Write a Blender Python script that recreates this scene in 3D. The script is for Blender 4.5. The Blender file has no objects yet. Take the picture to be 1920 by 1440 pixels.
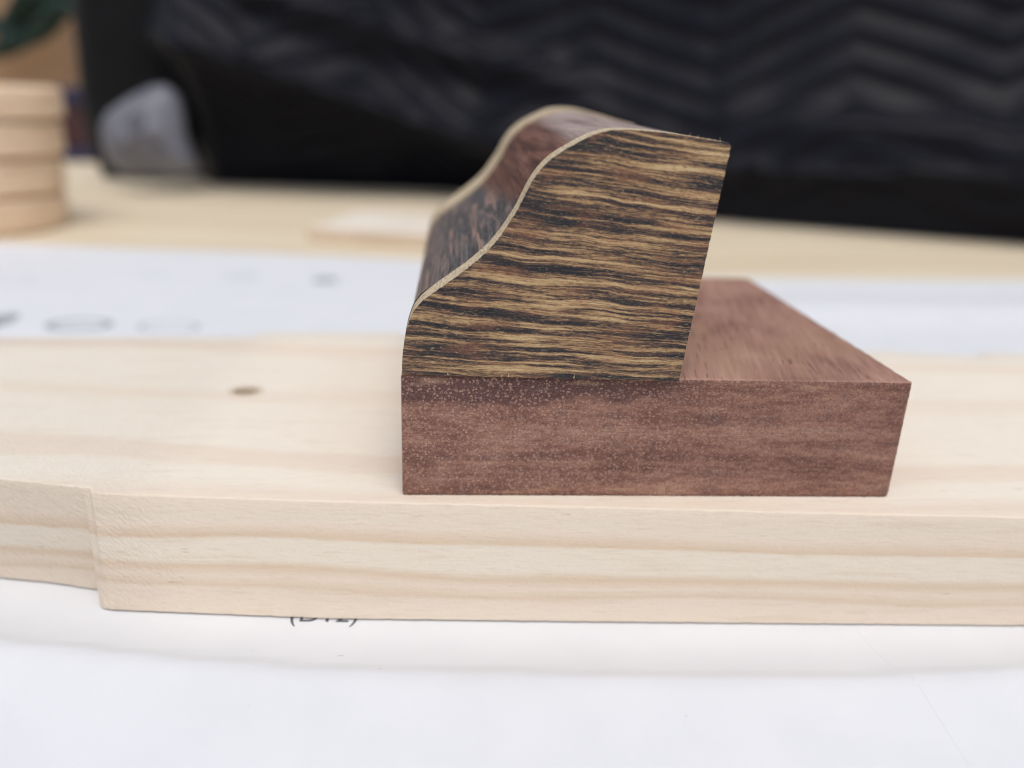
import bpy, bmesh, math, random
import numpy as np
from mathutils import Vector, Matrix, noise
random.seed(7)
scene = bpy.context.scene
COL = scene.collection
S = 0.001                                   # everything is written in millimetres

# ------------------------------------------------------------------ camera
PITCH, ROLL, YAW, FPX = 0.3439, 0.03638, -0.06798, 1480.0
CAM = Vector((5.15, -63.48, 33.52))
fwd = Vector((-math.sin(YAW)*math.cos(PITCH), math.cos(YAW)*math.cos(PITCH), -math.sin(PITCH)))
rgt = Vector((math.cos(YAW), math.sin(YAW), 0)); up = rgt.cross(fwd)
r2 = rgt*math.cos(ROLL)+up*math.sin(ROLL); u2 = -rgt*math.sin(ROLL)+up*math.cos(ROLL)
cam = bpy.data.cameras.new('camera'); co = bpy.data.objects.new('camera', cam); COL.objects.link(co)
M = Matrix((r2, u2, -fwd)).transposed().to_4x4(); M.translation = CAM*S
co.matrix_world = M
cam.sensor_width = 36; cam.lens = FPX/1920*36
cam.clip_start = 0.002; cam.clip_end = 20
cam.dof.use_dof = True; cam.dof.focus_distance = 0.0662; cam.dof.aperture_fstop = 14.0
scene.camera = co
scene.cycles.filter_width = 1.15

# ------------------------------------------------------------------ daylight
SUN_EL, SUN_AZ = math.radians(68), math.radians(172)      # azimuth from +Y (behind the blocks) towards +X
w = bpy.data.worlds.new('World'); scene.world = w; w.use_nodes = True
nt = w.node_tree; bg = nt.nodes['Background']
sky = nt.nodes.new('ShaderNodeTexSky'); sky.sky_type = 'NISHITA'; sky.sun_disc = False
sky.sun_elevation = SUN_EL; sky.sun_rotation = SUN_AZ
sky.air_density = 1.0; sky.dust_density = 4.0; sky.ozone_density = 1.0
hs = nt.nodes.new('ShaderNodeHueSaturation'); hs.inputs['Saturation'].default_value = 0.48   # overcast: cloud greys the blue
nt.links.new(sky.outputs[0], hs.inputs['Color']); nt.links.new(hs.outputs[0], bg.inputs['Color'])
bg.inputs['Strength'].default_value = 0.13
sl = bpy.data.lights.new('sun', 'SUN'); sl.energy = 0.75; sl.angle = math.radians(32); sl.color = (1, .985, .955)
so = bpy.data.objects.new('sun', sl); COL.objects.link(so)
sd = Vector((math.sin(SUN_AZ)*math.cos(SUN_EL), math.cos(SUN_AZ)*math.cos(SUN_EL), math.sin(SUN_EL)))
so.rotation_euler = sd.to_track_quat('Z', 'Y').to_euler()
vs = scene.view_settings
vs.view_transform = 'Standard'; vs.look = 'None'; vs.gamma = 1; vs.exposure = 0.2; vs.use_curve_mapping = False

# ------------------------------------------------------------------ helpers
def ray(px, py): return r2*((px-960)/FPX) - u2*((py-720)/FPX) + fwd
def atz(px, py, z): d = ray(px, py); return CAM + d*((z-CAM.z)/d.z)
def aty(px, py, y): d = ray(px, py); return CAM + d*((y-CAM.y)/d.y)
def N3(x, y, z): return noise.noise(Vector((x, y, z)))
def sstep(a, b, x):
    t = min(1, max(0, (x-a)/(b-a))); return t*t*(3-2*t)
def interp(pts, x):
    if x <= pts[0][0]: return pts[0][1]
    for (a, p), (b, q) in zip(pts, pts[1:]):
        if x <= b: return p+(q-p)*(x-a)/(b-a)
    return pts[-1][1]
def mesh_obj(name, verts, faces, mats, parent=None, smooth=False, fm=None):
    me = bpy.data.meshes.new(name)
    me.from_pydata([(v[0]*S, v[1]*S, v[2]*S) for v in verts], [], faces)
    if not isinstance(mats, (list, tuple)): mats = [mats]
    for m in mats: me.materials.append(m)
    if fm is not None:
        me.polygons.foreach_set('material_index', fm)
    if smooth: me.polygons.foreach_set('use_smooth', [True]*len(me.polygons))
    me.update()
    bm = bmesh.new(); bm.from_mesh(me); bmesh.ops.recalc_face_normals(bm, faces=bm.faces); bm.to_mesh(me); bm.free()
    o = bpy.data.objects.new(name, me); COL.objects.link(o)
    if parent: o.parent = parent
    return o
def tag(o, label=None, cat=None, group=None, kind=None):
    for k, v in (('label', label), ('category', cat), ('group', group), ('kind', kind)):
        if v: o[k] = v
    return o
def thing(name, label, cat, group=None):
    o = bpy.data.objects.new(name, None); o.empty_display_size = .01; COL.objects.link(o)
    return tag(o, label, cat, group)
def prism(front, back, rings=1):
    """closed loft between two outlines with the same number of points"""
    n = len(front); V = []; F = []
    for k in range(rings+1):
        t = k/rings
        V += [tuple(a[i]*(1-t)+b[i]*t for i in range(3)) for a, b in zip(front, back)]
    for k in range(rings):
        for i in range(n):
            j = (i+1) % n
            F.append((k*n+i, k*n+j, (k+1)*n+j, (k+1)*n+i))
    F.append(tuple(range(n))); F.append(tuple(range(rings*n, rings*n+n)))
    return V, F
def grid_box(xs, ys, zs, chip=None):
    """box whose faces are grids; the arrises are pulled in by chip(p)"""
    V = []; idx = {}; F = []; FM = []
    nx, ny, nz = len(xs)-1, len(ys)-1, len(zs)-1
    def vid(i, j, k):
        if (i, j, k) not in idx:
            p = [xs[i], ys[j], zs[k]]
            e = [(i in (0, nx)), (j in (0, ny)), (k in (0, nz))]
            if chip and sum(e) >= 2:
                c = chip(p)
                for a, (q, n, arr) in enumerate(((i, nx, xs), (j, ny, ys), (k, nz, zs))):
                    if e[a]: p[a] += c if q == 0 else -c
            idx[(i, j, k)] = len(V); V.append(tuple(p))
        return idx[(i, j, k)]
    for i in range(nx):
        for j in range(ny):
            for k, m in ((0, 2), (nz, 1)):
                F.append((vid(i, j, k), vid(i+1, j, k), vid(i+1, j+1, k), vid(i, j+1, k))); FM.append(m)
    for i in range(nx):
        for k in range(nz):
            for j in (0, ny):
                F.append((vid(i, j, k), vid(i+1, j, k), vid(i+1, j, k+1), vid(i, j, k+1))); FM.append(0)
    for j in range(ny):
        for k in range(nz):
            for i in (0, nx):
                F.append((vid(i, j, k), vid(i, j+1, k), vid(i, j+1, k+1), vid(i, j, k+1))); FM.append(1)
    return V, F, FM
def lin(a, b, n): return [a+(b-a)*i/n for i in range(n+1)]

# ------------------------------------------------------------------ material kit
class Mat:
    def __init__(s, name, rough=.6, spec=.3):
        s.m = bpy.data.materials.new(name); s.m.use_nodes = True; s.t = s.m.node_tree
        s.b = s.t.nodes['Principled BSDF']; s.b.inputs['Roughness'].default_value = rough
        s.b.inputs['Specular IOR Level'].default_value = spec
        g = s.n('ShaderNodeNewGeometry'); v = s.n('ShaderNodeVectorMath'); v.operation = 'SCALE'
        v.inputs['Scale'].default_value = 1000.0                      # millimetres
        tc = s.n('ShaderNodeTexCoord'); s.l(tc.outputs['Object'], v.inputs[0])
        s.P = v.outputs[0]; s.N = g.outputs['Normal']
        x = s.n('ShaderNodeSeparateXYZ'); s.l(s.P, x.inputs[0]); s.x, s.y, s.z = x.outputs
    def n(s, k): return s.t.nodes.new(k)
    def l(s, a, b): s.t.links.new(a, b)
    def _in(s, sock, v):
        if isinstance(v, bpy.types.NodeSocket): s.l(v, sock)
        elif v is not None: sock.default_value = v
    def m_(s, op, a, b=None, c=None, clamp=False):
        q = s.n('ShaderNodeMath'); q.operation = op; q.use_clamp = clamp
        for i, v in enumerate((a, b, c)): s._in(q.inputs[i], v)
        return q.outputs[0]
    def add(s, a, b): return s.m_('ADD', a, b)
    def mul(s, a, b): return s.m_('MULTIPLY', a, b)
    def sub(s, a, b): return s.m_('SUBTRACT', a, b)
    def vec(s, x, y, z):
        q = s.n('ShaderNodeCombineXYZ')
        for i, v in enumerate((x, y, z)): s._in(q.inputs[i], v)
        return q.outputs[0]
    def noise(s, v, scale=1., detail=3., rough=.55, dist=0.):
        q = s.n('ShaderNodeTexNoise'); s.l(v, q.inputs['Vector']); q.inputs['Scale'].default_value = scale
        q.inputs['Detail'].default_value = detail; q.inputs['Roughness'].default_value = rough
        q.inputs['Distortion'].default_value = dist
        return q.outputs['Fac']
    def svec(s, kx, ky, kz, x=None, y=None, z=None):
        return s.vec(s.mul(x or s.x, kx), s.mul(y or s.y, ky), s.mul(z or s.z, kz))
    def map(s, v, a, b, c=0., d=1., smooth=True):
        q = s.n('ShaderNodeMapRange'); q.interpolation_type = 'SMOOTHSTEP' if smooth else 'LINEAR'
        for i, val in enumerate((v, a, b, c, d)): s._in(q.inputs[i], val)
        return q.outputs[0]
    def ramp(s, v, stops, interp='LINEAR'):
        q = s.n('ShaderNodeValToRGB'); s.l(v, q.inputs[0]); e = q.color_ramp; e.interpolation = interp
        while len(e.elements) < len(stops): e.elements.new(.5)
        for el, (p, c) in zip(e.elements, stops): el.position = p; el.color = (*c, 1)
        return q.outputs['Color']
    def mix(s, f, a, b, mode='MIX'):
        q = s.n('ShaderNodeMix'); q.data_type = 'RGBA'; q.blend_type = mode
        s._in(q.inputs[0], f)
        for sock, v in ((q.inputs[6], a), (q.inputs[7], b)):
            if isinstance(v, tuple): sock.default_value = (*v, 1)
            else: s.l(v, sock)
        return q.outputs[2]
    def color(s, c):
        if isinstance(c, tuple): s.b.inputs['Base Color'].default_value = (*c, 1)
        else: s.l(c, s.b.inputs['Base Color'])
    def bump(s, h, dist, strength=1.):
        q = s.n('ShaderNodeBump'); s.l(h, q.inputs['Height']); q.inputs['Distance'].default_value = dist*S
        q.inputs['Strength'].default_value = strength; s.l(q.outputs[0], s.b.inputs['Normal'])
def srgb(r, g, b):
    f = lambda c: (c/255/12.92) if c/255 <= .04045 else ((c/255+.055)/1.055)**2.4
    return (f(r), f(g), f(b))

# --- striped veneer of the small block
def mat_striped():
    k = Mat('striped_wood', .55, .25)
    tilt = k.mul(k.x, k.add(k.mul(k.sub(k.z, 11.), .0050), .030))
    w1 = k.mul(k.sub(k.noise(k.svec(.11, .1, .16), detail=2), .5), 1.05)
    w2 = k.mul(k.sub(k.noise(k.svec(.34, .3, .8), detail=2), .5), .26)
    z = k.add(k.add(k.z, tilt), k.add(w1, w2))
    n1 = k.noise(k.svec(.050, .05, 1.6, z=z), detail=4, rough=.6)
    n2 = k.noise(k.svec(.26, .2, 5.5, z=z), detail=4, rough=.75)
    n3 = k.noise(k.svec(1.5, 1.2, 11., z=z), detail=4, rough=.8)
    n4 = k.noise(k.svec(.12, .1, .3), detail=2)
    v = k.add(k.add(k.mul(n1, 1.1), k.mul(n2, .52)), k.add(k.mul(n3, .48), k.mul(n4, .2)))
    v = k.map(v, .905, 1.48, smooth=False)
    c = k.ramp(v, [(.0, (.014, .015, .02)), (.28, (.030, .029, .034)), (.38, (.085, .055, .047)), (.47, (.205, .122, .073)),
                   (.57, (.385, .248, .13)), (.72, (.52, .37, .20)), (1., (.68, .53, .33))])
    # reddish and greyish drifts
    c = k.mix(k.map(k.noise(k.svec(.25, .2, .9), detail=2), .5, .7, 0, .35), c, (.30, .13, .075), 'MIX')
    fib = k.noise(k.svec(2.4, 3, 13, z=z), detail=3, rough=.7)
    c = k.mix(k.map(fib, .57, .70, 0, .45), c, (.60, .47, .30))
    c = k.mix(k.map(fib, .32, .44, .65, 0), c, (.015, .012, .014))
    k.color(c)
    k.bump(k.add(k.mul(fib, .8), n2), .12, .7)
    return k.m
# --- pale sawn edge of the end panels
def mat_pale_edge():
    k = Mat('pale_edge_wood', .7, .2)
    n = k.noise(k.svec(5, 1.2, 5), detail=3, rough=.7)
    n2 = k.noise(k.svec(.5, .3, .5), detail=2)
    c = k.ramp(n, [(.25, (.20, .14, .09)), (.42, (.50, .40, .27)), (.6, (.62, .52, .37)), (.8, (.72, .64, .48))])
    c = k.mix(k.map(n2, .5, .75, 0, .5), c, (.45, .32, .18))
    k.color(c); k.bump(n, .08, .5)
    return k.m
# --- dark core: brown above, greyish black with pinkish streaks below
def mat_core():
    k = Mat('dark_core_wood', .46, .38)
    n = k.noise(k.svec(.5, .05, 1.3), detail=5, rough=.65, dist=.3)
    up_ = k.ramp(n, [(.3, (.050, .020, .013)), (.45, (.12, .050, .034)), (.56, (.19, .088, .060)), (.7, (.29, .15, .11))])
    q = k.noise(k.svec(.85, .035, 0), detail=2, rough=.5, dist=.12)
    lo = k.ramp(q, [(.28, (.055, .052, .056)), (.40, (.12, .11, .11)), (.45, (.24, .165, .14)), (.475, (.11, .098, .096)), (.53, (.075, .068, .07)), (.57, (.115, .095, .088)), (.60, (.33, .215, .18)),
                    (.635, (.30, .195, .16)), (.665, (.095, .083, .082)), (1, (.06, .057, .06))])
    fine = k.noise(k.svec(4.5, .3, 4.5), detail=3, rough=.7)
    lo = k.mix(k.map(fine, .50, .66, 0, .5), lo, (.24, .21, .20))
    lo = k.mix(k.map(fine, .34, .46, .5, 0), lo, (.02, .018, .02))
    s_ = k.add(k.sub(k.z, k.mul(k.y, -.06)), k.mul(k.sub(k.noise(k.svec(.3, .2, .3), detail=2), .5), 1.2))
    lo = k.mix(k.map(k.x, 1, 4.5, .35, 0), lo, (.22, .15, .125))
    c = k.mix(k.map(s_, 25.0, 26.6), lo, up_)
    top = k.map(k.sub(k.z, k.mul(k.y, .025)), 30.2, 31.0)  # upward-facing top painted paler, light from above put into the colour
    c = k.mix(top, c, k.ramp(n, [(.3, (.20, .14, .12)), (.5, (.34, .26, .23)), (.7, (.46, .37, .33))]))
    k.color(c); k.bump(fine, .03, .4)
    return k.m
# --- reddish end grain with ringed pores
def mat_endgrain():
    k = Mat('red_end_grain', .62, .22)
    big = k.noise(k.svec(.07, .07, .42), detail=4, rough=.6, dist=.2)
    med = k.noise(k.svec(.35, .3, 1.6), detail=4, rough=.65)
    v = k.add(k.mul(big, .6), k.mul(med, .4))
    c = k.ramp(v, [(.36, (.105, .048, .040)), (.46, (.205, .097, .075)), (.54, (.30, .155, .115)), (.64, (.40, .235, .175))])
    # dark growth band at the upper left, with painted shade under the overhang
    edge = k.add(k.z, k.mul(k.sub(k.noise(k.svec(.22, .2, .6), detail=4), .5), 3.2))
    band = k.mul(k.map(k.add(edge, k.mul(k.x, -.03)), 8.3, 9.3), k.map(k.x, 17, 30, 1, 0))
    c = k.mix(k.mul(band, .85), c, (.062, .030, .036))
    bl = k.noise(k.svec(.3, .2, .7), detail=3, rough=.6)
    c = k.mix(k.map(bl, .56, .7, 0, .55), c, (.13, .085, .085))
    c = k.mix(k.map(k.noise(k.svec(.16, .2, .8), detail=2), .6, .75, 0, .5), c, (.42, .27, .18))
    saw = k.noise(k.svec(.12, .1, 9), detail=3, rough=.7)
    c = k.mix(k.map(saw, .36, .5, .38, 0), c, (.10, .055, .05))
    c = k.mix(k.map(saw, .60, .72, 0, .35), c, (.46, .32, .27))
    vo = k.n('ShaderNodeTexVoronoi'); vo.feature = 'F1'; vo.inputs['Scale'].default_value = 1.0
    wv = k.svec(3.0, 0, 3.3)
    k.l(wv, vo.inputs['Vector']); vo.inputs['Randomness'].default_value = .95
    d = vo.outputs['Distance']
    sep = k.n('ShaderNodeSeparateColor'); k.l(vo.outputs['Color'], sep.inputs[0])
    pres = k.map(k.add(k.mul(sep.outputs[0], .6), k.mul(k.noise(k.svec(.25, .2, .5), detail=2), .8)),   .22, .42)
    fade = k.map(k.x, 10, 44, 1., .35)
    ring = k.mul(k.mul(k.map(d, .14, .22), k.map(d, .28, .40, 1, 0)), k.mul(pres, fade))
    dot = k.mul(k.map(d, .10, .20, 1, 0), k.mul(pres, k.map(k.x, 8, 40, 1., .5)))
    mot = k.noise(k.svec(1.6, 1.6, 3.2), detail=4, rough=.7)
    c = k.mix(k.map(mot, .36, .52, .55, 0), c, (.12, .055, .046))
    c = k.mix(k.map(mot, .54, .7, 0, .4), c, (.44, .275, .21))
    c = k.mix(k.mul(ring, .66), c, (.50, .315, .245))
    fine = k.noise(k.svec(5, 5, 9), detail=3, rough=.7)
    c = k.mix(k.map(fine, .36, .50, .6, 0), c, (.10, .048, .04))
    c = k.mix(k.map(fine, .53, .66, 0, .5), c, (.45, .29, .23))
    c = k.mix(k.mul(dot, .95), c, (.018, .008, .009))
    k.color(c)
    k.bump(k.sub(k.add(k.mul(fine, .6), k.mul(saw, .5)), k.mul(dot, 1.5)), .06, .5)
    return k.m
def mat_longgrain():
    k = Mat('red_long_grain', .48, .4)
    xr = k.sub(k.x, k.mul(k.y, .22)); yr = k.add(k.y, k.mul(k.x, .2))
    st = k.noise(k.svec(2.2, .10, .6, x=xr, y=yr), detail=4, rough=.65)
    ch = k.noise(k.svec(.16, .09, .1, x=xr), detail=2, dist=.6)
    v = k.add(k.mul(st, .5), k.mul(ch, .5))
    c = k.ramp(v, [(.34, (.21, .105, .078)), (.46, (.32, .17, .125)), (.56, (.39, .22, .165)), (.70, (.49, .30, .22))])
    c = k.mix(k.map(k.noise(k.svec(.12, .05, .1), detail=1), .5, .7, 0, .35), c, (.40, .25, .155))
    po = k.noise(k.svec(4.5, .28, 2, x=xr, y=yr), detail=2, rough=.5)
    c = k.mix(k.map(po, .29, .37, .75, 0), c, (.115, .055, .045))
    c = k.mix(k.map(po, .62, .72, 0, .4), c, (.52, .36, .30))
    k.color(c); k.bump(po, .06, .5)
    return k.m
# --- pine boards
def mat_pine(name, board=True):
    k = Mat(name, .62, .22)
    if board:
        wx = k.mul(k.sub(k.noise(k.svec(.014, .03, .05), detail=2), .5), 5.5)
        wf = k.mul(k.sub(k.noise(k.svec(.05, .25, .5), detail=3), .5), .9)
        xs = k.mul(k.m_('SUBTRACT', k.x, 15.), -.011)
        s_ = k.add(k.add(k.mul(k.z, -1.), k.mul(k.y, -.33)), k.add(k.add(wx, wf), xs))
        f = k.map(s_, -20, 13, smooth=False)
        P = lambda s: (s+20)/33
        cream, beige, pink, tan, dk = (.85, .775, .665), (.815, .715, .595), (.795, .675, .555), (.71, .56, .415), (.715, .575, .435)
        c = k.ramp(f, [(0, cream), (P(-15), cream), (P(-14), pink), (P(-12.8), cream), (P(-9.), cream), (P(-8.2), beige), (P(-7.0), cream),
                       (P(-3.4), cream), (P(-2.9), (.80,.69,.575)), (P(-1.9), (.81,.71,.59)), (P(-1.5), cream), (P(-.5), cream), (P(.4), (.79, .68, .56)), (P(2.9), (.79, .69, .57)),
                       (P(3.7), pink), (P(5.0), tan), (P(5.3), (.80, .715, .60)), (P(7.6), (.80, .715, .60)), (P(8.3), tan), (P(9.2), pink),
                       (P(9.9), (.75, .62, .48)), (P(10.2), dk), (P(10.5), pink), (1, (.79, .67, .54))])
    else:
        s_ = k.add(k.mul(k.y, .02), k.mul(k.noise(k.svec(.004, .01, .01), detail=2), 2.2))
        f = k.m_('FRACT', s_)
        c = k.ramp(f, [(0, (.71, .61, .45)), (.35, (.75, .66, .50)), (.6, (.66, .54, .38)), (.72, (.76, .67, .51)), (.9, (.68, .55, .40)), (1, (.71, .61, .45))])
    fib = k.noise(k.svec(.35, 5, 5), detail=4, rough=.65)
    c = k.mix(k.map(fib, .3, .5, .20, 0), c, (.52, .38, .25))
    c = k.mix(k.map(k.noise(k.svec(.07, .8, .9), detail=3), .55, .72, 0, .22), c, (.62, .47, .34))
    # short dark resin dashes
    da = k.noise(k.svec(.28, 3.4, 3.4), detail=1, rough=.4)
    c = k.mix(k.map(da, .77, .84, 0, .65), c, (.33, .22, .14))
    if board:
        hx = k.add(k.m_('POWER', k.m_('ABSOLUTE', k.mul(k.sub(k.x, -20.4), .45)), 2), k.m_('POWER', k.m_('ABSOLUTE', k.mul(k.sub(k.y, 26.2), .5)), 2))
        c = k.mix(k.map(hx, .3, 1.3, .6, 0), c, (.42, .30, .17))
    k.color(c)
    fz = k.noise(k.svec(2.2, 4, 4), detail=4, rough=.7)
    if board:
        sand = k.noise(k.vec(k.mul(k.add(k.x, k.z), 2.6), k.mul(k.y, 2.), k.mul(k.sub(k.x, k.z), 1.1)), detail=4, rough=.65)
        msk = k.map(k.x, -27, -17, 1, .0)
        h = k.add(k.mul(fz, .7), k.mul(k.mul(sand, msk), 3.2))
        k.bump(k.add(h, k.mul(fib, .4)), .12, .7)
    else: k.bump(k.add(fz, fib), .08, .5)
    return k.m
def mat_disc():
    k = Mat('turned_wood', .6, .25)
    n = k.noise(k.svec(.08, .08, .9), detail=3)
    c = k.ramp(n, [(.3, (.68, .48, .32)), (.5, (.77, .58, .405)), (.7, (.82, .65, .475))])
    k.color(c); k.bump(n, .2, .3); return k.m
def mat_paper():
    k = Mat('white_paper', .75, .15)
    n = k.noise(k.svec(.12, .12, .1), detail=3)
    c = k.ramp(n, [(.35, (.695, .71, .735)), (.65, (.72, .733, .757))])
    sp = k.noise(k.svec(1.3, 1.3, 1), detail=0)
    c = k.mix(k.map(sp,   .89, .90, 0, .5), c, (.45, .44, .45))
    k.color(c)
    f = k.noise(k.svec(5, 5, 1), detail=4, rough=.7)
    k.bump(f, .02, .5)
    return k.m
def mat_fabric(name, a, b, rough=.55, sheen=.3):
    k = Mat(name, rough, .19)
    n = k.noise(k.svec(.12, .12, .12), detail=3)
    k.color(k.ramp(n, [(.3, a), (.7, b)]))
    k.b.inputs['Sheen Weight'].default_value = sheen; k.b.inputs['Sheen Roughness'].default_value = .4
    f = k.noise(k.svec(1.2, 1.2, 1.2), detail=3); k.bump(f, .3, .4)
    return k.m
def mat_plain(name, a, b, rough=.6, sc=.15):
    k = Mat(name, rough, .3); n = k.noise(k.svec(sc, sc, sc), detail=3)
    k.color(k.ramp(n, [(.3, a), (.7, b)])); k.bump(n, .3, .3); return k.m

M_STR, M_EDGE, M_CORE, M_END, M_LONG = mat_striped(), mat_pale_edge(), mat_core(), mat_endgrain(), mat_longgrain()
M_PINE, M_TABLE, M_DISC, M_PAPER = mat_pine('pine_board'), mat_pine('table_wood', False), mat_disc(), mat_paper()
M_BLANKET = mat_fabric('black_quilted_fabric', (.0010, .0016, .0056), (.0020, .0028, .0085), .50, .03)
M_STRAP = mat_fabric('black_webbing', (.0022, .0025, .004), (.004, .0045, .006), .65, .03)
M_BAG = mat_plain('grey_plastic', (.15, .155, .19), (.22, .225, .26), .4, .05)
M_CARD = mat_plain('cardboard', (.36, .22, .13), (.42, .27, .165), .8)
M_GREEN = mat_plain('dark_green_cord', (.010, .026, .022), (.016, .04, .033), .6)
M_PURPLE = mat_plain('purple_plastic', (.03, .027, .065), (.04, .036, .09), .5)
M_MAROON = mat_plain('maroon_card', (.05, .022, .025), (.07, .03, .03), .6)
M_INK = mat_plain('black_ink', (.09, .092, .10), (.13, .13, .14), .6)
M_GINK = mat_plain('grey_ink', (.30, .32, .36), (.36, .38, .42), .7)
M_LINK = mat_plain('pale_grey_ink', (.60, .62, .67), (.64, .66, .71), .7)
M_GLUE = mat_plain('glue_line', (.015, .013, .012), (.03, .025, .022), .6)

ZT = -12.2                                  # table top height; the block stands on the board at z = 0

# ------------------------------------------------------------------ table
V, F, FM = grid_box([-620, -200, 200, 620], [-420, -100, 250, 640], [ZT-22, ZT])
table = tag(mesh_obj('table', V, F, M_TABLE), 'pale beige wooden table top beneath the papers, pine board and black blanket', 'table')

# ------------------------------------------------------------------ paper sheets
def sheet(name, x0, x1, yb0, yb1, y0, z, hfun, label, nx=150, ny=230):
    """sheet from y0 at the front to a back edge running from yb0 to yb1; with real thickness"""
    V = []; F = []; T = .012
    for lay in (0, 1):
        for j in range(ny+1):
            for i in range(nx+1):
                x = x0+(x1-x0)*i/nx; yb = yb0+(yb1-yb0)*i/nx; y = y0+(yb-y0)*(j/ny)
                V.append((x, y, z+hfun(x, y)-T*lay))
    q = (nx+1)*(ny+1); w_ = nx+1
    for j in range(ny):
        for i in range(nx):
            a = j*w_+i; F.append((a, a+1, a+w_+1, a+w_)); F.append((q+a, q+a+w_, q+a+w_+1, q+a+1))
    for i in range(nx):
        for a in (i, ny*w_+i): F.append((a, a+1, q+a+1, q+a))
    for j in range(ny):
        for a in (j*w_, j*w_+nx): F.append((a, a+w_, q+a+w_, q+a))
    o = mesh_obj(name, V, F, M_PAPER, smooth=True); o.data.set_sharp_from_angle(angle=math.radians(40))
    return tag(o, label, 'paper')
RIDGE = [(-60, -3.5), (-33, -7.6), (-15, -10.6), (0, -12.0), (25, -12.8), (43, -13.0), (56, -11.8), (90, -9)]
def fold(x, y):
    """soft fold in the sheet in front of the board: up from the board to a rounded crest, then down to the table"""
    yr = smooth_i(RIDGE, x); ys = yr+8.5; a = 2.2+.15*N3(x*.03, 0, 6)
    if y > ys: return 0
    if y > yr: t = (ys-y)/(ys-yr); return a*(t*t*(1.25-.25*t)) if t < .8 else a*(1-.16*((1-t)/.2)-.04*((1-t)/.2)**2-0)*1.0
    t = min(1, (yr-y)/22); return a*(1-t)**2*(1+.35*t)
def smooth_i(tab, x): return (interp(tab, x-6)+interp(tab, x)+interp(tab, x+6))/3
def hA(x, y):
    h = fold(x, y)
    if y < -6: h += sstep(-6, -14, y)*.18*N3(x*.035, y*.05, 3)
    if y > 54:
        t = sstep(54, 75, y); h += t*(.6*N3(x*.02, y*.02, 1)+.4)
    return max(h, 0)
def hB(x, y):
    h = fold(x, y)
    if y < -6: h += sstep(-6, -14, y)*(.18*N3(x*.035, y*.05, 3)+.12*sstep(43, 60, x))
    if y > 54:
        t = sstep(54, 75, y); h += t*(.5+.4*N3(x*.02, y*.03, 7)) + 2.2*math.exp(-((y-112-.05*x)/12)**2)
    return max(h, 0)
pl = atz(0, 458, ZT); pr = atz(760, 490, ZT)
k_ = (pr.y-pl.y)/(pr.x-pl.x)
x0, x1 = -170, 56
sheetA = sheet('paper_sheet', x0, x1, pl.y+k_*(x0-pl.x), pl.y+k_*(x1-pl.x), -46, ZT+.12, hA,
               'white sheet under the left of the pine board, printed (D12) and grey drawings')
ql = atz(1430, 527, ZT); qr = atz(1920, 532, ZT)
k2 = (qr.y-ql.y)/(qr.x-ql.x)
sheetB = sheet('paper_sheet', 42.6, 300, ql.y+k2*(42.6-ql.x), ql.y+k2*(300-ql.x), -60, ZT+.135, lambda x, y: hB(x, y),
               'blank white sheet under the right end of the pine board')
# printed text on the sheet in front of the board
cu = bpy.data.curves.new('printed_text', 'FONT'); cu.body = '(D12)'; cu.size = 1; cu.offset = .002
tmp = bpy.data.objects.new('tmp_text', cu); COL.objects.link(tmp)
bpy.context.view_layer.update()
tm = bpy.data.meshes.new_from_object(tmp.evaluated_get(bpy.context.evaluated_depsgraph_get()))
COL.objects.unlink(tmp); bpy.data.objects.remove(tmp)
xs = [v.co.x for v in tm.vertices]; tl, tr = min(xs), max(xs)
A_, B_ = atz(541, 1168, ZT+.15), atz(668, 1172, ZT+.15)
k = (B_.x-A_.x)/(tr-tl)
base_y = atz(600, 1164.5, ZT+.15).y
for v in tm.vertices:
    x = A_.x+(v.co.x-tl)*k; y = base_y+v.co.y*k*1.12 - .03*(x-A_.x)
    v.co = (x*S, y*S, (ZT+.135+hA(x, y))*S)
tm.materials.append(M_INK)
to = bpy.data.objects.new('printed_text', tm); COL.objects.link(to); to.parent = sheetA
# grey drawings on the far part of the sheet
def disc_print(px, py, rx, ry, mat, name='printed_drawing', ring=None, rot=0):
    c = atz(px, py, ZT); V = []; F = []; n = 28
    for i in range(n):
        a = 2*math.pi*i/n
        for s_ in ((1, ring) if ring else (1,)):
            dx, dy = rx*s_*math.cos(a), ry*s_*math.sin(a)
            x = c.x+dx*math.cos(rot)-dy*math.sin(rot); y = c.y+dx*math.sin(rot)+dy*math.cos(rot)
            V.append((x, y, ZT+.14+hA(x, y)))
    if ring:
        for i in range(n):
            a, b = 2*i, 2*((i+1) % n); F.append((a, b, b+1, a+1))
    else: F.append(tuple(range(n)))
    return mesh_obj(name, V, F, mat, sheetA)
disc_print(150, 616, 6.5, 4.6, M_GINK, ring=.72); disc_print(150, 620, 4.4, 2.6, M_LINK)
disc_print(318, 618, 6.0, 4.0, M_GINK, ring=.86)
disc_print(-4, 608, 3.2, 6.0, M_GINK)
disc_print(610, 529, 3.4, 3.6, M_GINK); disc_print(452, 522, 4.6, 3.4, M_LINK)
disc_print(290, 524, 3.6, 2.6, M_LINK, ring=.6); disc_print(22, 530, 4.5, 6.5, M_LINK, ring=.75)
disc_print(100, 535, 4.2, 6., M_LINK, ring=.9)
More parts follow.
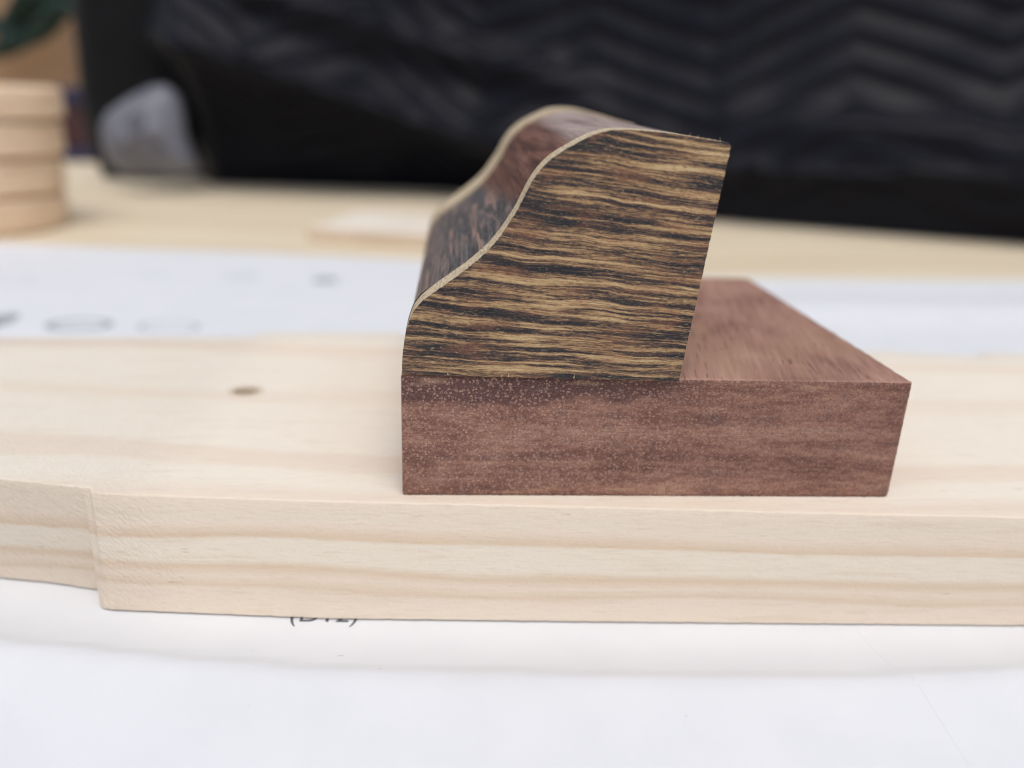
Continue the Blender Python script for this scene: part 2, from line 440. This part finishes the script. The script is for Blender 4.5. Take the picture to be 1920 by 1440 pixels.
def text_bar(px0, px1, py, h, mat):
    """a line of small print too far off to read: a row of short dashes"""
    a, b = atz(px0, py, ZT), atz(px1, py, ZT); n = max(3, int((b.x-a.x)/2.6)); V = []; F = []
    for i in range(n):
        t0, t1 = i/n, (i+random.uniform(.55, .85))/n
        p, q = a.lerp(b, t0), a.lerp(b, t1); y = p.y; m = len(V)
        for (xx, yy) in ((p.x, y), (q.x, y), (q.x, y+h), (p.x, y+h)): V.append((xx, yy, ZT+.14+hA(xx, yy)))
        F.append((m, m+1, m+2, m+3))
    return mesh_obj('printed_line', V, F, mat, sheetA)
text_bar(370, 600, 548, 1.3, M_LINK); text_bar(0, 120, 500, 1.4, M_LINK); text_bar(20, 110, 590, 1., M_LINK)
text_bar(330, 470, 585, 1., M_LINK)

# ------------------------------------------------------------------ pine board
FT = [(-230, 17), (-120, 14.5), (-60, 7.6), (-46, 4.9), (-36.2, 2.93), (-28.0, 1.3), (-27.6, 1.2), (-27.1, .3), (-24.4, .0), (-7, -1.1), (16, -1.98), (35, -2.85), (55, -3.6), (230, -10)]
FB = [(-230, 20), (-120, 17), (-60, 9.6), (-46, 6.6), (-39.5, 5.16), (-34, 4.24), (-29.2, 3.05), (-28.45, 2.8), (-28.2, .7), (-27.6, .15), (-26.8, -.1), (-7, -1.58), (17, -2.28), (37, -2.75), (60, -3.3), (230, -9.2)]
BK = [(-230, 32), (-120, 38), (-59.4, 46.5), (-25.2, 49.2), (-24.6, 51.4), (-3.5, 52.7), (64, 47.5), (83.2, 45.2), (84.0, 47.2), (230, 43)]
xs = lin(-230, -60, 30)[:-1] + lin(-60, -30.2, 90)[:-1] + lin(-30.2, -24.8, 60)[:-1] + lin(-24.8, 62, 260)[:-1] + lin(62, 90, 50)[:-1] + lin(90, 230, 30)
V = []; F = []; rows = []
for x in xs:
    ft, fb, bk = interp(FT, x), interp(FB, x), interp(BK, x)
    rough = 1.6 if x < -27 else 1
    j1 = .10*rough*N3(x*1.3, 0, 1)+.05*N3(x*4, 0, 2); j2 = .10*N3(x*1.1, 3, 1)+.07*N3(x*5, 3, 2)
    zb = -12.05
    cs = []
    cs.append((fb+.9, zb)); cs.append((fb+.30+j2*.6, zb+.01)); cs.append((fb+j2*.5, zb+.20+.5*abs(j2)))
    nz = 14
    r = .16
    for i in range(1, nz):
        t = i/nz; z = zb+.3+(-r-zb-.3)*t
        cs.append((fb+(ft-fb)*t+.04*rough*N3(x*.5, z*.9, 5), z))
    for i in range(0, 5):
        a = math.pi/2*i/4
        cs.append((ft+r*(1-math.cos(a))+j1*(1-i/4), -r+r*math.sin(a)))
    for i in range(1, 12):
        t = (i/12)**1.5; cs.append((ft+r+(bk-.6-ft-r)*t, .03*N3(x*.08, t*4, 8)*(1 if 2 < i < 10 else 0)*0))
    cs.append((bk-.5, 0)); cs.append((bk-.12, -.15)); cs.append((bk, -.6)); cs.append((bk, zb))
    rows.append([(x, y, z) for y, z in cs])
n = len(rows[0])
for r_ in rows: V += r_
for i in range(len(rows)-1):
    for j in range(n):
        k = (j+1) % n; F.append((i*n+j, (i+1)*n+j, (i+1)*n+k, i*n+k))
F.append(tuple(range(n))); F.append(tuple(range((len(rows)-1)*n, len(rows)*n)))
board = mesh_obj('pine_board', V, F, M_PINE, smooth=True)
tag(board, 'long pale pine board with a small round hole, carrying the red block', 'board')
# drilled hole (real, cut with a countersunk cutter)
hc = atz(461, 733.5, 0)
cv = []; n = 32
for zz, rr in ((.3, 1.45), (-.35, 1.27), (-4.5, 1.2)):
    cv += [(hc.x+(rr+.08*N3(math.cos(a)*2, math.sin(a)*2, 1))*math.cos(a), hc.y+.78*rr*math.sin(a), zz) for a in [2*math.pi*i/n for i in range(n)]]
cf = [tuple(range(n)), tuple(range(2*n, 3*n))]
for l_ in (0, 1): cf += [(l_*n+i, l_*n+(i+1) % n, (l_+1)*n+(i+1) % n, (l_+1)*n+i) for i in range(n)]
cut = mesh_obj('cutter', cv, cf, M_PINE)
bo = board.modifiers.new('hole', 'BOOLEAN'); bo.operation = 'DIFFERENCE'; bo.object = cut; bo.solver = 'EXACT'
bpy.context.view_layer.update()
nm = bpy.data.meshes.new_from_object(board.evaluated_get(bpy.context.evaluated_depsgraph_get()))
board.modifiers.clear(); board.data = nm
bpy.data.objects.remove(cut)
for p in nm.polygons: p.use_smooth = True
try: nm.set_sharp_from_angle(angle=math.radians(40))
except Exception: pass

# ------------------------------------------------------------------ red block
T, D, L = 11.35, 43.3, 45.0
def chip(p):
    s_ = p[1] if False else p[0]+p[1]*1.7+p[2]*1.3
    c = .07+.05*N3(s_*2.1, 0, 0)+.05*N3(s_*6.5, 1, 0)
    if p[0] > L-.3 and p[1] < .3:
        c = .10+.16*abs(N3(p[2]*1.5, 2, 0))+.10*abs(N3(p[2]*4.5, 4, 0))
        if p[2] < .3: c = .38
    if p[0] > L-.3 and p[2] > T-.3 and p[1] < .3: c = .16
    return max(.03, c)
xs = [0, .25]+lin(.25, L-.35, 220)[1:]+[L]
zs = [0, .3]+lin(.3, T-.25, 60)[1:]+[T]
ys = [0, .3]+lin(.3, D-.3, 60)[1:]+[D]
V, F, FM = grid_box(xs, ys, zs, chip)
FM = [1 if m == 2 else m for m in FM]
rb = tag(mesh_obj('red_wood_block', V, F, [M_END, M_LONG], fm=FM), 'reddish brown rectangular wood block with pitted end grain lying on the pine board', 'wood block')
rb.location.z = .02*S

# ------------------------------------------------------------------ S-curved block on top
prof_px = [(753, 706), (753.5, 690), (755, 665), (758, 640), (763, 615), (771, 592), (781, 576), (795, 562), (815, 547), (838, 531), (862, 514), (885, 496), (905, 479), (924, 460), (941, 438),
           (956, 416), (970, 394), (981, 372), (992, 350), (1005, 329), (1020, 311), (1040, 293), (1062, 279), (1085, 266), (1108, 255), (1130, 247.5), (1150, 244), (1175, 243.5), (1205, 245),
           (1235, 247.5), (1265, 251), (1295, 255.5), (1325, 260), (1350, 264), (1366, 268), (1370.5, 275), (1272, 721)]
TAU = -.034
def on_front(px, py):                       # the front face is cut a touch out of square: y = TAU * x
    d = ray(px, py); t = (TAU*CAM.x-CAM.y)/(d.y-TAU*d.x); return CAM+d*t
P0 = [on_front(*q) for q in prof_px]
zb = T+.09
curve = [(p.x, p.z) for p in P0[:-1]]
curve[0] = (curve[0][0], zb)
right_bottom = (P0[-1].x, zb)
def resample(pts, step):
    out = []
    n = len(pts)
    def cr(p0, p1, p2, p3, t):
        return tuple(.5*((2*p1[i])+(-p0[i]+p2[i])*t+(2*p0[i]-5*p1[i]+4*p2[i]-p3[i])*t*t+(-p0[i]+3*p1[i]-3*p2[i]+p3[i])*t**3) for i in (0, 1))
    for i in range(n-1):
        a, b = pts[i], pts[i+1]; m = max(1, int(math.dist(a, b)/step))
        for k in range(m): out.append(cr(pts[max(i-1, 0)], a, b, pts[min(i+2, n-1)], k/m))
    out.append(pts[-1]); return out
C0 = resample(curve, .12)
def outline(off, jag=0., step_r=.12, low=1.):
    """outline of the S profile, moved outward by off along its normal, with a ragged edge"""
    o = []
    for i, (x, z) in enumerate(C0):
        a, b = C0[max(i-2, 0)], C0[min(i+2, len(C0)-1)]
        tx, tz = b[0]-a[0], b[1]-a[1]; l_ = math.hypot(tx, tz); nx_, nz_ = -tz/l_, tx/l_
        f = off(i/len(C0)) if callable(off) else off
        s_ = i*.12
        f += jag*(.6*N3(s_*1.5, 0, 11)+.6*N3(s_*5, 0, 12))
        if i == 0: f = min(f, .1)
        o.append((x+nx_*f, max(z+nz_*f, zb)))
    x_, z_ = o[-1]; m = int((z_-zb)/.15)
    for k in range(1, m+1):
        t = k/m; j = jag*(.8*N3(t*40, 3, 11)+.5*N3(t*130, 3, 12))
        o.append((x_+(right_bottom[0]-x_)*t+j, z_+(zb-z_)*t))
    m = 150
    x_ = o[-1][0]
    for k in range(1, m):
        t = k/m; o.append((x_+(o[0][0]-x_)*t, zb+(jag*.5*abs(N3(t*60, 5, 5)) if jag else 0)))
    return o
moul = thing('curved_wood_block', 'small S-curved wood block with golden and black striped face, standing on the red block', 'wood block')
moul.location = (12*S, 20*S, 0)
def place(o):
    o.matrix_parent_inverse = moul.matrix_world.inverted() if False else Matrix.Translation(-moul.location)
    return o
LIFT = [(11.4, 0), (14, 1.2), (18, 2.2), (25, 1.8), (31, 1.15)]
def slab(name, off, y0, y1, mats, jag=0., square_back=True, split=False, smooth=True, rings=1, off2=None):
    o_ = outline(off, jag)
    lift = lambda z, y, x=0: z+interp(LIFT, z)*(1-.8*sstep(18, 26, x))*max(0, y)/D        # the block is a little taller towards its back
    wy = lambda y, x, z: y+((.3*N3(x*.35, z*.35, 4)-.9*sstep(17, 12, z)-1.0*sstep(20, 25.5, x)*(z > 28)) if 1 < y < 5 else 0)
    fr = [(x, (TAU*x+wy(y0, x, z)) if y0 < 5 else y0, lift(z, y0, x)) for x, z in o_]
    bk = [(x, (TAU*x+wy(y1, x, z)) if y1 < 5 else y1, lift(z, y1, x)) for x, z in (outline(off, 0) if jag else o_)]
    V, F = prism(fr, bk, rings)
    fm = [1 if split else 0]*(len(F)-2)+[0, 0]
    ob = mesh_obj(name, V, F, mats, moul, fm=fm)
    return place(ob)
FTK = 2.6
slab('striped_panel', 0., .0, FTK, [M_STR, M_EDGE], jag=.07, split=True)
slab('glue_line', lambda t: .05-.17*sstep(.17, .24, t), FTK, FTK+.35, M_GLUE)
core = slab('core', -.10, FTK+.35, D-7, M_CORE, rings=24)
slab('back_panel', .12, D-7, D, [M_EDGE, M_EDGE])
# torn fibres along the panel's edges
bmv = []; bmf = []
for q in range(46):
    i = random.choice([random.randint(int(len(C0)*.45), len(C0)-3), random.randint(2, len(C0)-3)]); x, z = C0[i]
    y = TAU*x+random.uniform(0, 1.2); l_ = random.uniform(.12, .42); a = random.uniform(.2, 2.9)
    w_ = .016; b = len(bmv)
    tip = (x+math.cos(a)*l_*.8, y+random.uniform(-.15, .1), z+abs(math.sin(a))*l_)
    bmv += [(x-w_, y, z-.05), (x+w_, y, z-.05), (x, y+w_*1.6, z-.05), tip]
    bmf += [(b, b+1, b+3), (b+1, b+2, b+3), (b+2, b, b+3), (b, b+2, b+1)]
for t in (.17, .36, .385, .62):
    x = right_bottom[0]*t; y = TAU*x-.01; b = len(bmv)
    bmv += [(x-.05, y, zb+.05), (x+.05, y, zb+.05), (x, y+.04, zb+.08), (x+.12*random.uniform(-1, 1), y-.03, zb+random.uniform(.3, .5))]
    bmf += [(b, b+1, b+3), (b+1, b+2, b+3), (b+2, b, b+3), (b, b+2, b+1)]
sp = place(mesh_obj('splinters', bmv, bmf, M_EDGE, moul)); tag(sp, kind='stuff')

# ------------------------------------------------------------------ stack of wooden discs
RD = 31.0
yfr = atz(20, 456, ZT).y
cy_ = yfr+RD
hz = [0]+[aty(50, q, yfr).z-ZT for q in (386, 309, 232, 160)]
cxs = [aty(a, b, cy_).x-RD for a, b in ((115, 420), (107, 350), (104, 275), (101, 195))]
labels = ['bottommost of the four pale wooden discs stacked at the left edge', 'pale wooden disc second from the bottom of the stack at the left',
          'pale wooden disc second from the top of the stack at the left', 'topmost and thickest pale wooden disc of the stack at the left']
for i in range(4):
    h = hz[i+1]-hz[i]; pr = []
    pr.append((0, 0)); pr.append((RD-3, 0)); pr.append((RD-2.6, .55)); pr.append((RD-.5, .8)); pr.append((RD, 1.5))
    g = h*.48
    pr += [(RD, g-.4), (RD-.3, g), (RD, g+.4), (RD, h-1.5), (RD-.5, h-.8), (RD-2.6, h-.6 if i < 3 else h-.1), (RD-3, h-.05), (0, h-.05)]
    V = []; F = []; n = 96
    for (r_, z) in pr:
        for k in range(n):
            a = 2*math.pi*k/n; V.append((r_*math.cos(a), r_*math.sin(a), z))
    for q in range(len(pr)-1):
        for k in range(n):
            F.append((q*n+k, q*n+(k+1) % n, (q+1)*n+(k+1) % n, (q+1)*n+k))
    ob = mesh_obj('wooden_disc', V, F, M_DISC, smooth=True)
    ob.location = (cxs[i]*S, cy_*S, (ZT+hz[i])*S); ob.rotation_euler[2] = i*1.3
    try: ob.data.set_sharp_from_angle(angle=math.radians(50))
    except Exception: pass
    tag(ob, labels[i], 'wooden disc', 'wooden discs stacked at the left')

# ------------------------------------------------------------------ pale wood offcut behind the paper
a, b = atz(577, 452, ZT), atz(815, 467, ZT)
dirv = (b-a).normalized(); back = Vector((-dirv.y, dirv.x, 0)); b = a+dirv*95
o_ = [a, b, b+back*46, a+back*46+dirv*2]
V = []
for z in (0.05, 4.3): V += [(p.x, p.y, ZT+z) for p in o_]
V += [(p.x*.99+o_[0].x*.0+p.x*.01, p.y, ZT+4.3) for p in []]
F = [(0, 1, 2, 3), (4, 5, 6, 7)]+[(i, (i+1) % 4, 4+(i+1) % 4, 4+i) for i in range(4)]
M_OFF = mat_plain('pale_offcut', (.78, .70, .60), (.84, .78, .69), .6, .05)
M_OFFS = mat_plain('offcut_side', (.60, .46, .34), (.68, .54, .41), .7, .08)
off = mesh_obj('wood_offcut', V, F, [M_OFF, M_OFFS], fm=[0, 0, 1, 1, 1, 1])
bv = off.modifiers.new('bevel', 'BEVEL'); bv.width = .5*S; bv.segments = 2
tag(off, 'thin pale flat wood strip on the table behind the left sheet of paper', 'wood strip')

# ------------------------------------------------------------------ black quilted blanket
Y0 = [(-230, 362), (-176, 360), (-3, 354), (60, 315), (112, 273), (220, 229), (330, 190), (420, 165)]
ZC = [(-230, 66), (-150, 58), (-75, 40), (0, 17), (60, 9), (120, 9), (200, 12), (420, 14)]
AA = [(-230, 50), (-60, 52), (20, 34), (70, 18), (120, 12), (220, 12), (420, 12)]
def smooth_interp(tab, x):
    return (interp(tab, x-22)+interp(tab, x)*2+interp(tab, x+22)+interp(tab, x-11)*1.5+interp(tab, x+11)*1.5)/7
NU, NV, VL = 520, 190, 205.0
V = []
cols = []
for i in range(NU+1):
    x = -141+561*i/NU
    y0, zc, A = smooth_interp(Y0, x), smooth_interp(ZC, x), smooth_interp(AA, x)
    # centre line of the cloth as a curve in (y,z): out and up to the fold, then back and up
    pts = []
    for k in range(0, 61):
        t = k/60
        if t <= .4:
            q = t/.4
            pts.append((y0-A*(q**1.5), ZT+.6+(zc-ZT)*math.sin(q*math.pi/2)**.9))
        else:
            q = (t-.4)/.6
            pts.append((y0-A+20*(1-math.exp(-q*4.5))+12*q, zc+(22*q+108*q**1.2)))
    # arc length
    ac = [0]
    for p, q in zip(pts, pts[1:]): ac.append(ac[-1]+math.dist(p, q))
    cols.append((x, pts, ac))
def sample(pts, ac, s_):
    s_ = min(s_, ac[-1]-1e-3)
    lo = 0
    for k in range(len(ac)-1):
        if ac[k+1] >= s_: lo = k; break
    t = (s_-ac[lo])/(ac[lo+1]-ac[lo]); p, q = pts[lo], pts[lo+1]
    y, z = p[0]+(q[0]-p[0])*t, p[1]+(q[1]-p[1])*t
    ty, tz = q[0]-p[0], q[1]-p[1]; l_ = math.hypot(ty, tz) or 1
    return y, z, -tz/l_, ty/l_
for (x, pts, ac) in cols:
    for j in range(NV+1):
        s_ = ac[-1]*j/NV
        y, z, ny_, nz_ = sample(pts, ac, s_)
        # zigzag quilting: period 98 mm, lines 13 mm apart
        ph = ((x+38)/98+ .03*N3(x*.01, s_*.01, 2)) % 1
        tri = abs(ph-.5)*2                     # 1 at a peak
        tri = tri*tri*(3-2*tri)*.05+tri*.95
        v = (s_-ac[24]*1.0 - (tri-.5)*(21+7*sstep(60, -60, x)) + 2*N3(x*.012, s_*.012, 4) - .16*max(0, x-60)*sstep(40, 120, x)*.5)/12.6
        f = v-math.floor(v)
        h = 2.3*(max(0, math.sin(math.pi*f**.55))**.55)
        wv = 6*N3(x*.011, s_*.016, 20)+1.8*N3(x*.05-s_*.03, s_*.03, 21)
        wv += 9*math.exp(-((z-66+.225*(x+62))/8)**2)*sstep(-120, -70, x)*sstep(75, 25, x)
        wv += 8*math.exp(-((z-25+.03*(x-150))/9)**2)*sstep(90, 150, x)
        y += 30*(1-sstep(-141, -118, x))
        ed = sstep(0, 14, s_)
        o = (h+wv)*ed
        V.append((x, y+ny_*o, max(z+nz_*o, ZT+.5)))
F = []
w_ = NV+1
for i in range(NU):
    for j in range(NV):
        a = i*w_+j; F.append((a, a+1, a+w_+1, a+w_))
bl = mesh_obj('quilted_blanket', V, F, M_BLANKET, smooth=True)
so_ = bl.modifiers.new('thickness', 'SOLIDIFY'); so_.thickness = 2.5*S; so_.offset = -1 if bl.data.polygons[0].normal.y < 0 else 1
tag(bl, 'black quilted blanket with zigzag stitching heaped behind the blocks', 'blanket')

# ------------------------------------------------------------------ black strap, grey plastic, box and cord at the far left
def strip_mesh(name, left, right, Y, mat, th=3., n=30, wav=3.):
    V = []; F = []
    for k in range(n+1):
        t = k/n; yl = interp([(i/(len(left)-1), p[1]) for i, p in enumerate(left)], t)
        pl_ = aty(interp([(i/(len(left)-1), p[0]) for i, p in enumerate(left)], t), yl, Y)
        pr_ = aty(interp([(i/(len(right)-1), p[0]) for i, p in enumerate(right)], t), yl, Y)
        for m in range(9):
            u = m/8; p = pl_.lerp(pr_, u)
            bulge = -wav*math.sin(math.pi*u)+1.2*N3(u*3, t*5, 2)
            V.append((p.x, Y+bulge, p.z))
    for k in range(n):
        for m in range(8):
            a = k*9+m; F.append((a, a+1, a+10, a+9))
    o = mesh_obj(name, V, F, mat, smooth=True)
    s_ = o.modifiers.new('thickness', 'SOLIDIFY'); s_.thickness = th*S; return o
st = strip_mesh('black_strap', [(140, -160), (148, 60), (160, 180), (176, 270), (204, 330)], [(370, -160), (370, 60), (370, 180), (370, 270), (370, 337)], 372, M_STRAP, 3, 30, 9)
tag(st, 'wide black strap hanging at the left end of the quilted blanket', 'strap')
# crumpled grey plastic
YG = 318
outl = [(192, 232), (206, 210), (230, 192), (256, 174), (286, 160), (316, 160), (338, 178), (346, 212), (350, 250), (362, 288), (378, 322), (330, 332), (270, 332), (228, 328), (204, 304), (193, 266)]
ctr = aty(280, 245, YG); V = [(ctr.x, ctr.y-12, ctr.z)]; F = []; n = len(outl); R_ = 6
for r_ in range(1, R_+1):
    for i, q in enumerate(outl):
        p = aty(*q, YG); f = r_/R_
        bul = -12*(1-f*f)+9*N3(i*.45, r_*.6, 3)*(1-f*.4)
        V.append((ctr.x+(p.x-ctr.x)*f, YG+bul, max(ctr.z+(p.z-ctr.z)*f, ZT+.4)))
nb = len(V); V.append((ctr.x, ctr.y+14, ctr.z))
for i in range(n): F.append((0, 1+i, 1+(i+1) % n))
for r_ in range(R_-1):
    for i in range(n):
        a, b = 1+r_*n+i, 1+r_*n+(i+1) % n; F.append((a, b, b+n, a+n))
for i in range(n): F.append((1+(R_-1)*n+i, nb, 1+(R_-1)*n+(i+1) % n))
gb = mesh_obj('crumpled_plastic', V, F, M_BAG, smooth=True)
tag(gb, 'crumpled grey plastic lying against the black blanket at the left', 'plastic bag')
# cardboard box
YB = 560
tl, br = aty(-260, 60, YB), aty(152, 300, YB)
zt_ = aty(60, -40, YB).z
V, F, FM = grid_box([tl.x-60, br.x], [YB, YB+70], [ZT+.1, zt_])
cb = mesh_obj('cardboard_box', V, F, M_CARD); bv = cb.modifiers.new('bevel', 'BEVEL'); bv.width = 2*S; bv.segments = 2
tag(cb, 'tan cardboard box standing at the far left behind the disc stack', 'box')
# maroon pack with purple rims
pk = thing('small_pack', 'small dark maroon pack with purple rims between disc stack and black strap', 'pack')
pa, pb = aty(100, 294, 470), aty(176, 165, 470)
pk.location = (pa.x*S, 470*S, ZT*S)
for nm_, z0, z1, mt, gr in (('rim', ZT+.1, ZT+9, M_PURPLE, 1.5), ('body', ZT+9, pb.z-11, M_MAROON, 0), ('rim', pb.z-11, pb.z, M_PURPLE, 1.5)):
    V, F, FM = grid_box([pa.x-30-gr, pb.x+gr], [470-gr, 500], [z0, z1])
    o = mesh_obj(nm_, V, F, mt, pk); o.matrix_parent_inverse = Matrix.Translation(-pk.location)
    bv = o.modifiers.new('bevel', 'BEVEL'); bv.width = 1.5*S; bv.segments = 2
# dark green cord loops hanging over the box
def tube(name, pts, rad, mat, sides=10, close=False):
    V = []; F = []; n = len(pts)
    for i, p in enumerate(pts):
        t = (Vector(pts[(i+1) % n if close else min(i+1, n-1)])-Vector(pts[i-1 if close or i else 0])).normalized()
        a = t.cross(Vector((0, 1, 0.1))).normalized(); b = t.cross(a)
        rr = rad*(1+.25*N3(i*.5, 1, 1))
        for k in range(sides):
            th = 2*math.pi*k/sides; q = Vector(p)+a*math.cos(th)*rr+b*math.sin(th)*rr; V.append(tuple(q))
    for i in range(n if close else n-1):
        for k in range(sides):
            F.append((i*sides+k, i*sides+(k+1) % sides, ((i+1) % n)*sides+(k+1) % sides, ((i+1) % n)*sides+k))
    if not close: F.append(tuple(range(sides))); F.append(tuple(range((n-1)*sides, n*sides)))
    return mesh_obj(name, V, F, mat, smooth=True)
cd = thing('green_cord', 'thick dark green cord looped in front of the cardboard box, upper left corner', 'cord')
YC = 535
for pxs in ([(-60, 110), (-20, 96), (20, 88), (60, 66), (92, 30), (104, -10), (96, -60)],
            [(-60, 60), (-20, 52), (12, 44), (30, 20), (44, -8), (80, -20), (140, -30)],
            [(10, 84), (22, 60), (44, 30), (66, 12), (100, 8), (150, 24)],
            [(60, 70), (84, 58), (110, 30), (130, 10), (160, -10)]):
    pp = [aty(a, b, YC+6*math.sin(i)) for i, (a, b) in enumerate(pxs)]
    fine = []
    for i in range(len(pp)-1):
        for k in range(5):
            p0, p1, p2, p3 = pp[max(i-1, 0)], pp[i], pp[i+1], pp[min(i+2, len(pp)-1)]; t = k/5
            fine.append(.5*((2*p1)+(-p0+p2)*t+(2*p0-5*p1+4*p2-p3)*t*t+(-p0+3*p1-3*p2+p3)*t**3))
    fine.append(pp[-1])
    o = tube('cord_loop', fine, 5.5, M_GREEN); o.parent = cd
